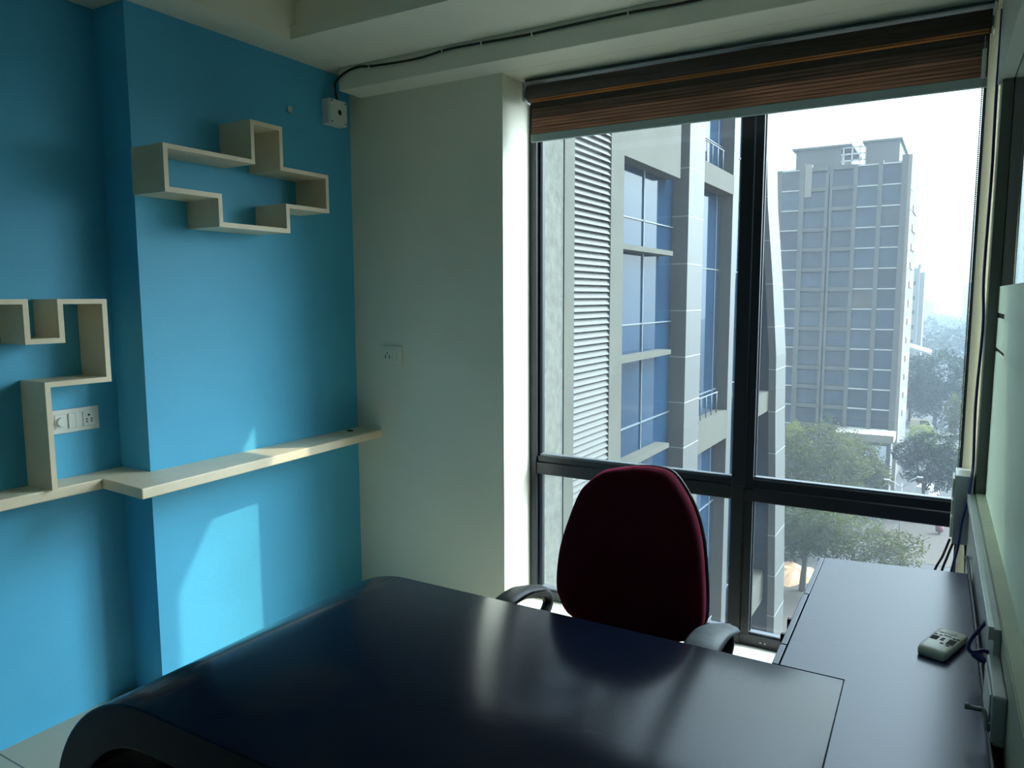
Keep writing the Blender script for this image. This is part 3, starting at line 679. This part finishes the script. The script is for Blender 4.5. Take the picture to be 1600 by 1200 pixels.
# small balconies down the sunlit side
b0 = None
for k in range(13):
    if b0 is None: o = b0 = T(MB().box(tx(-6.95), tx(-6.83), 3.0, 9.0, 0, 0.9), 'side_balcony', TSIDE)
    else: o = copy_obj(b0, tw)
    o.location = (0, 0, Z(FL[k + 1]))
b0 = None
for k in range(12):
    if b0 is None: o = b0 = T(MB().box(tx(-6.95), tx(-6.80), 13.0, 21.0, 0, 0.9), 'side_balcony', TSIDE)
    else: o = copy_obj(b0, tw)
    o.location = (0, 0, Z(FL[k + 2] + 0.3))
T(MB().box(tx(-7.0), tx(-6.55), -0.4, 0.6, 0, Z(20.2)), 'corner_pilaster', TSIDE)
pd = thing('entrance_block', 'low flat roofed entrance block at the foot of the tower', 'building', (-10.0, 110.5, GZ))
MB().box(-3.5, 3.1, -2.0, 2.0, 0, 7.6).build('wall', TCON, pd)
MB().box(-3.8, 3.4, -2.4, 2.0, 7.6, 8.6).build('roof_slab', TSIDE, pd)
MB().box(-0.3, 2.6, -2.5, -2.4, 4.6, 7.2).build('sign_board', mat('pale_board', (0.62, 0.70, 0.78), 0.6), pd)

FT = mat('far_tower_paint', (0.25, 0.25, 0.23), 0.9)
ft = thing('distant_tower', 'pale distant tower fading into the haze right of the tower block', 'building', (-12.3, 262.0, GZ))
MB().box(-2.2, 1.0, -1, 8, 0, 35.2).build('body', FT, ft)
MB().box(1.0, 2.3, 1, 9, 0, 33.9).build('side_wing', FT, ft)
MB().box(0.4, 1.2, 0, 3, 35.2, 36.3).build('lift_housing', FT, ft)
b0 = None
for k in range(6):
    if b0 is None: b0 = o = MB().box(-0.9, 0.1, -1.05, -1.0, 0, 1.2).build('window', TW[2], ft)
    else: o = copy_obj(b0, ft)
    o.location = (0, 0, 8 + k * 4.4)
lr = thing('shed', 'long low shed with a pale sloped roof beside the tower', 'shed', (-9.0, 205.0, GZ))
MB().box(-3.4, 3.2, -3, 6, 0, 12.2).build('wall', TCON, lr)
MB().prism([(-3.8, 15.8), (3.4, 13.6), (3.4, 13.1), (-3.8, 15.3)], 'y', -5, 7).build('roof', mat('pale_roof', (0.4, 0.38, 0.33), 0.7), lr)

# ---- ground
struct(MB().box(-260, 260, 3.4, 1500, GZ - 0.5, GZ - 0.02), 'ground', ASPH)
struct(MB().box(-40, 14, 5, 71, GZ - 0.02, GZ), 'paving_courtyard', PAVE)
struct(MB().box(-6.5, 25, 84, 101, GZ - 0.02, GZ + 0.01), 'paving_road_edge', PAVE)
struct(MB().box(-60, 60, 166, 176, GZ - 0.02, GZ + 0.02), 'road', mat('pale_road', (0.14, 0.14, 0.13), 0.9))
sd = MB(); ring = []
for i in range(28):
    a = 2 * math.pi * i / 28; rr = 1 + 0.18 * math.sin(3 * a + 1) + 0.1 * math.sin(7 * a)
    ring.append((2.3 * rr * math.cos(a), 3.2 * rr * math.sin(a), 0))
sd.add(ring + [(p[0] * 0.5, p[1] * 0.5, 0.35 + 0.1 * math.sin(i)) for i, p in enumerate(ring)] + [(0, 0, 0.6)],
       [(i, (i + 1) % 28, 28 + (i + 1) % 28, 28 + i) for i in range(28)] + [(28 + i, 28 + (i + 1) % 28, 56) for i in range(28)])
tag(sd.build('sand_heap', SANDM, None, loc=(-12.3, 74.5, GZ)), 'low heap of orange sand on the ground below the trees', 'sand heap')

# ---- trees
def leafmat(n, c):
    m = mat(n, c, 0.7, spec=0.2, var=0.55, vscale=0.7, transl=(c[0] * 1.6, c[1] * 1.6, c[2] * 0.9, 0.35)); return m
LEAF = [leafmat('leaf_olive', (0.075, 0.082, 0.038)), leafmat('leaf_green', (0.05, 0.068, 0.03)), leafmat('leaf_deep', (0.016, 0.028, 0.024)), leafmat('leaf_lime', (0.19, 0.21, 0.06))]
BARK = mat('bark', (0.10, 0.08, 0.065), 0.9)
def crown_mb(blobs, n, leaf, rnd):
    mb = MB(); vs = []; fs = []
    tot = sum(r[0] * r[1] for _, r in blobs)
    for c, r in blobs:
        cnt = int(2.4 * n * r[0] * r[1] / tot)
        for _ in range(cnt):
            while True:
                d = Vector((rnd.gauss(0, 1), rnd.gauss(0, 1), rnd.gauss(0, 1)))
                if d.length > 0.1: break
            d.normalize(); rad = rnd.uniform(0.55, 1.05) ** 0.6
            lump = 1 + 0.22 * math.sin(5 * d.x + c[0]) * math.sin(5 * d.z + c[2]) + 0.12 * math.sin(9 * d.y)
            p = Vector((c[0] + d.x * r[0] * rad * lump, c[1] + d.y * r[0] * rad * lump, c[2] + d.z * r[1] * rad * lump))
            u = Vector((rnd.gauss(0, 1), rnd.gauss(0, 1), rnd.gauss(0, 0.6))).normalized(); w = u.cross(Vector((rnd.gauss(0, 1), rnd.gauss(0, 1), rnd.gauss(0, 1)))).normalized()
            s = 0.66 * leaf * rnd.uniform(0.6, 1.3); k = len(vs)
            vs += [p - u * s, p + w * s * 0.55, p + u * s, p - w * s * 0.55]; fs.append((k, k + 1, k + 2, k + 3))
    mb.add(vs, fs); return mb
def tree(label, x, y, blobs, n, leaf, lm, trunk_h, trunk_r, seed, branches=0, group='trees below the window'):
    rnd = random.Random(seed)
    t = thing('tree', label, 'tree', (x, y, GZ), 0, group)
    tk_ = MB().tube([(0, 0, -0.05), (rnd.uniform(-.2, .2), 0, trunk_h * 0.5), (rnd.uniform(-.4, .4), 0, trunk_h)], trunk_r, 8, trunk_r * 0.6)
    for c, r in blobs:
        tk_.tube([(0, 0, trunk_h * 0.7), (c[0] * 0.5, c[1] * 0.5, (trunk_h + c[2]) * 0.5), (c[0], c[1], c[2])], trunk_r * 0.5, 6, trunk_r * 0.12)
    for i in range(branches):
        c, r = rnd.choice(blobs); a = rnd.uniform(0, 6.28)
        e = (c[0] + r[0] * 1.15 * math.cos(a), c[1] + r[0] * math.sin(a), c[2] + rnd.uniform(0.0, 1.1) * r[1])
        tk_.tube([c, ((c[0] + e[0]) / 2 + 0.3, (c[1] + e[1]) / 2, (c[2] + e[2]) / 2 + 0.3), e], trunk_r * 0.22, 5, 0.02)
    tk_.build('trunk', BARK, t)
    crown_mb(blobs, n, leaf, rnd).build('crown', lm, t)
    return t
tree('broad olive tree in front of the tower, filling the pane corner by the white fin', -13.9, 93.0, [((-2.6, 0, 7.9), (3.2, 3.0)), ((0.4, 0.5, 8.9), (3.6, 3.2)), ((3.2, 0, 6.6), (2.9, 2.7)), ((0, -1, 5.0), (4.2, 2.3))], 5200, 0.24, LEAF[0], 5.0, 0.30, 1, 8)
tree('pale olive tree whose crown rises to the low entrance block roof', -9.6, 98.0, [((0, 0, 7.2), (2.5, 2.6)), ((1.4, 0, 5.6), (2.2, 2.2))], 2200, 0.24, LEAF[0], 4.5, 0.25, 2, 4)
tree('small bright lime tree at the left foot of the tower', -17.6, 100.0, [((0, 0, 9.2), (1.1, 1.6)), ((0.8, 0, 7.4), (1.5, 1.5))], 900, 0.24, LEAF[3], 6.0, 0.18, 3, 2)
tree('green tree behind the street lamp, right of the tower foot', -2.6, 104.0, [((0, 0, 6.2), (3.2, 2.9)), ((-2.0, 1, 7.2), (2.0, 1.9)), ((2.6, 0, 6.0), (2.6, 2.5)), ((0.6, 0, 8.6), (2.2, 1.7))], 3200, 0.26, LEAF[2], 4.2, 0.25, 4, 4)
tree('thin bare branched tree seen under the transom, near the ground at right', -7.0, 70.0, [((0, 0, 5.8), (3.2, 2.2)), ((2.0, 0, 5.0), (2.6, 1.8)), ((-2.6, 0, 6.2), (2.6, 2.2)), ((3.7, 0, 5.3), (2.0, 1.6))], 3000, 0.19, LEAF[0], 4.4, 0.16, 5, 26)
tree('dense olive tree below the transom by the white fin, with a straight trunk', -11.1, 70.5, [((0, 0, 6.4), (3.0, 2.5)), ((-1.2, 0, 4.4), (1.9, 1.6)), ((2.2, 0, 5.2), (2.2, 1.8))], 3600, 0.20, LEAF[1], 4.2, 0.30, 6, 8)
tree('low shady shrub like tree beside the sand heap', -13.4, 79.0, [((0, 0, 2.6), (2.4, 1.9)), ((1.5, 1, 2.0), (1.8, 1.4)), ((-1.6, 0, 3.2), (1.7, 1.8))], 1600, 0.22, LEAF[2], 1.8, 0.2, 7, 2)
FG = 'dense trees along the far street'
tree('dense dark tree against the tower side on the far street', -8.2, 182.0, [((0, 0, 8.5), (4.2, 4.8)), ((2.4, 0, 5.5), (3.8, 4.2))], 2000, 0.46, LEAF[2], 5.0, 0.4, 8, 0, FG)
tree('tallest dense dark tree in the middle of the far street', -3.4, 176.0, [((0, 0, 10.5), (4.6, 5.2)), ((1.5, 0, 5.5), (4.6, 4.2)), ((-1.8, 0, 7.5), (3.4, 4.2))], 2600, 0.46, LEAF[2], 6.0, 0.4, 9, 0, FG)
tree('dense dark tree next to the window jamb on the far street', 2.6, 182.0, [((0, 0, 10.0), (4.4, 5.4)), ((0.5, 0, 5.0), (4.4, 4.2))], 2200, 0.46, LEAF[2], 6.0, 0.4, 10, 0, FG)
tree('lighter feathery tree in front of the dark far trees', 0.2, 150.0, [((0, 0, 7.0), (1.6, 2.8)), ((0.5, 0, 3.8), (1.8, 2.2))], 1100, 0.30, LEAF[0], 3.2, 0.2, 11, 2)
tree('small yellow green roadside tree near the parked yellow van', -4.9, 146.0, [((0, 0, 3.2), (1.9, 1.6)), ((1.5, 0, 2.6), (1.4, 1.3))], 900, 0.26, LEAF[3], 2.0, 0.15, 12, 1)
tree('light green roadside tree beside the pale road edge', -1.2, 128.0, [((0, 0, 3.0), (2.6, 1.9)), ((2.6, 0, 2.6), (1.8, 1.6))], 1300, 0.26, LEAF[0], 2.0, 0.15, 13, 1)
# far wooded skyline
rnd = random.Random(5); mb = MB()
bl_ = []
for i in range(90):
    yy = rnd.uniform(300, 760); xx = rnd.uniform(-0.24, 0.10) * yy
    bl_.append(((xx, yy, GZ + rnd.uniform(2, 7)), (rnd.uniform(7, 13), rnd.uniform(5, 9))))
o = crown_mb(bl_, 15000, 1.5, rnd).build('distant_woods', LEAF[2]); o['kind'] = 'stuff'
tag(o, 'blurred belt of trees on the hazy horizon', 'woods')
# far city blocks on the skyline
for i, (x, y, w, hh, lab) in enumerate(((-54, 800, 14, 24, 'faint low block on the hazy skyline, left of the others'), (-31, 830, 18, 21, 'faint wide block on the hazy skyline, in the middle'), (5.0, 790, 9, 36, 'faint slim tower on the hazy skyline, beside the bead chain'))):
    b_ = thing('skyline_block', lab, 'building', (x, y, GZ), 0, 'faint buildings on the horizon')
    MB().box(-w / 2, w / 2, 0, 12, 0, hh).build('wall', FT, b_)
    MB().box(-w / 5, w / 5, 2, 8, hh, hh + 2.5).build('roof_housing', FT, b_)

# ---- street lamp, cars, bollard, bin
lampm = mat('galvanised_post', (0.35, 0.37, 0.38), 0.5)
lm_ = thing('street_lamp', 'pale double arm street lamp between the trees by the junction', 'street lamp', (-4.55, 92.0, GZ))
MB().tube([(0, 0, 0), (0, 0, 6.1)], 0.09, 8, 0.06).build('pole', lampm, lm_)
for sx, ex, ez in ((1, 1.5, 7.0), (-1, -1.3, 6.35)):
    a_ = MB().tube([(0, 0, 5.6), (ex * 0.55, 0, 5.6 + (ez - 5.6) * 0.7), (ex, 0, ez)], 0.05, 6).build('arm', lampm, lm_)
    MB().box(ex - 0.1 if sx > 0 else ex - 0.5, ex + 0.5 if sx > 0 else ex + 0.1, -0.13, 0.13, ez - 0.06, ez + 0.08).build('lamp_head', lampm, a_, 0.03)
def car(label, x, y, rz, paint, van=False):
    c_ = thing('van' if van else 'car', label, 'van' if van else 'car', (x, y, GZ + 0.02), rz, 'vehicles on the streets below')
    H = 1.9 if van else 1.42
    body = [(-2.1, 0.30), (2.1, 0.30), (2.15, 0.62), (2.0, 0.82), (1.15 if not van else 1.7, 0.95), (0.55 if not van else 1.2, H), (-1.3 if not van else -2.0, H), (-1.95 if not van else -2.1, 0.95), (-2.12, 0.8)]
    MB().prism(body, 'y', -0.83, 0.83).build('body', paint, c_, 0.08, seg=3)
    glass = mat('car_glass', (0.02, 0.03, 0.04), 0.1)
    MB().prism([(1.05 if not van else 1.6, 0.96), (0.56 if not van else 1.2, H - 0.10), (-1.2 if not van else -0.3, H - 0.10), (-1.7 if not van else -0.3, 0.96)], 'y', -0.845, 0.845).build('side_windows', glass, c_)
    MB().box(-2.14, 2.14, -0.70, 0.70, 0.42, 0.56).build('bumpers', mat('car_trim', (0.03, 0.03, 0.03), 0.5), c_, 0.02)
    for wx in (-1.3, 1.3):
        for wy in (-0.78, 0.78):
            MB().cyl((wx, wy - 0.1, 0.31), (wx, wy + 0.1, 0.31), 0.31, 14).build('wheel', mat('tyre', (0.015, 0.015, 0.015), 0.8), c_)
PW = mat('white_car_paint', (0.75, 0.76, 0.77), 0.3); PB = mat('blue_car_paint', (0.10, 0.18, 0.36), 0.3); PY = mat('yellow_car_paint', (0.42, 0.36, 0.22), 0.35); PG = mat('grey_car_paint', (0.35, 0.37, 0.40), 0.3)
car('white van parked right of the street lamp', -2.5, 112.0, 1.3, PW, True)
car('blue van under the tree left of the street lamp', -6.75, 104.0, 0.1, PB, True)
car('yellow van on the far street beneath the dark trees', -5.6, 172.0, 0.0, PY, True)
car('silver car on the far street close to the window jamb', 0.6, 171.0, 0.2, PG, False)
bo = thing('bollard', 'slim dark bollard with a white cap on the courtyard paving', 'bollard', (-12.5, 66.2, GZ))
MB().cyl((0, 0, 0), (0, 0, 1.45), 0.10, 12).build('post', mat('bollard_grey', (0.12, 0.14, 0.18), 0.6), bo)
MB().cyl((0, 0, 1.45), (0, 0, 1.95), 0.11, 12).build('cap', PW, bo)
bi = thing('litter_bin', 'small dark red bin standing on the pale ground at right', 'bin', (-0.75, 95.6, GZ + 0.01))
MB().tube([(0, 0, 0.25), (0, 0, 1.05)], 0.36, 12, 0.44).build('bin_body', mat('bin_red', (0.16, 0.05, 0.06), 0.6), bi)
MB().tube([(0, 0, 0), (0, 0, 0.25)], 0.10, 8).build('foot', BLKPL, bi)

# ------------------------------------------------------------------ haze in the outdoor air
def haze():
    m = D.materials.new('city_haze'); m.use_nodes = True
    n = m.node_tree.nodes; l = m.node_tree.links
    for x in list(n): n.remove(x)
    out = n.new('ShaderNodeOutputMaterial'); v = n.new('ShaderNodeVolumePrincipled')
    v.inputs['Color'].default_value = (0.70, 0.84, 1.0, 1); v.inputs['Density'].default_value = 0.0008; v.inputs['Anisotropy'].default_value = 0.35
    l.new(v.outputs[0], out.inputs['Volume'])
    o = MB().box(-180, 180, 3.45, 1400, GZ - 0.3, 90).build('haze', m); o['kind'] = 'stuff'
    tag(o, 'pale haze filling the outdoor air beyond the window', 'haze')
haze()

# ------------------------------------------------------------------ light
SUN = Vector((1.333, 1.0, 1.5)).normalized()
s = D.lights.new('sun', 'SUN'); s.energy = 4.2; s.angle = 0.012; s.color = (1.0, 0.87, 0.66)
so_ = D.objects.new('sun', s); COL.objects.link(so_); so_.rotation_euler = SUN.to_track_quat('Z', 'Y').to_euler(); so_.location = (40, 30, 45)
w = D.worlds.new('sky'); SC.world = w; w.use_nodes = True
n = w.node_tree.nodes; l = w.node_tree.links
bg = n['Background']
tc = n.new('ShaderNodeTexCoord'); sx = n.new('ShaderNodeSeparateXYZ'); l.new(tc.outputs['Generated'], sx.inputs[0])
rp_ = n.new('ShaderNodeValToRGB'); l.new(sx.outputs['Z'], rp_.inputs['Fac'])
e = rp_.color_ramp.elements
e[0].position = 0.0; e[0].color = (0.74, 0.82, 0.84, 1); e[1].position = 1.0; e[1].color = (0.65, 0.80, 0.98, 1)
x = e.new(0.12); x.color = (0.88, 0.96, 0.97, 1)
x = e.new(0.35); x.color = (0.78, 0.90, 1.0, 1)
dp = n.new('ShaderNodeVectorMath'); dp.operation = 'DOT_PRODUCT'; dp.inputs[1].default_value = SUN; l.new(tc.outputs['Generated'], dp.inputs[0])
mr = n.new('ShaderNodeMapRange'); mr.inputs['From Min'].default_value = 0.0; mr.inputs['From Max'].default_value = 1.0; mr.inputs['To Min'].default_value = 1.0; mr.inputs['To Max'].default_value = 1.0; l.new(dp.outputs['Value'], mr.inputs['Value'])
pw = n.new('ShaderNodeMath'); pw.operation = 'POWER'; pw.inputs[1].default_value = 5.0
cl = n.new('ShaderNodeMath'); cl.operation = 'MAXIMUM'; cl.inputs[1].default_value = 0.0; l.new(dp.outputs['Value'], cl.inputs[0]); l.new(cl.outputs[0], pw.inputs[0])
ma = n.new('ShaderNodeMath'); ma.operation = 'MULTIPLY_ADD'; ma.inputs[1].default_value = 30.0; ma.inputs[2].default_value = 1.6; l.new(pw.outputs[0], ma.inputs[0])
l.new(rp_.outputs['Color'], bg.inputs['Color']); l.new(ma.outputs[0], bg.inputs['Strength'])

SC.view_settings.view_transform = 'Standard'; SC.view_settings.look = 'None'; SC.view_settings.gamma = 1.0; SC.view_settings.use_curve_mapping = False
SC.view_settings.exposure = -0.05
cy = SC.cycles
cy.use_denoising = True
cy.max_bounces = 10; cy.diffuse_bounces = 6; cy.glossy_bounces = 4; cy.transmission_bounces = 6; cy.transparent_max_bounces = 24
cy.caustics_reflective = False; cy.caustics_refractive = False
cy.sample_clamp_indirect = 8.0
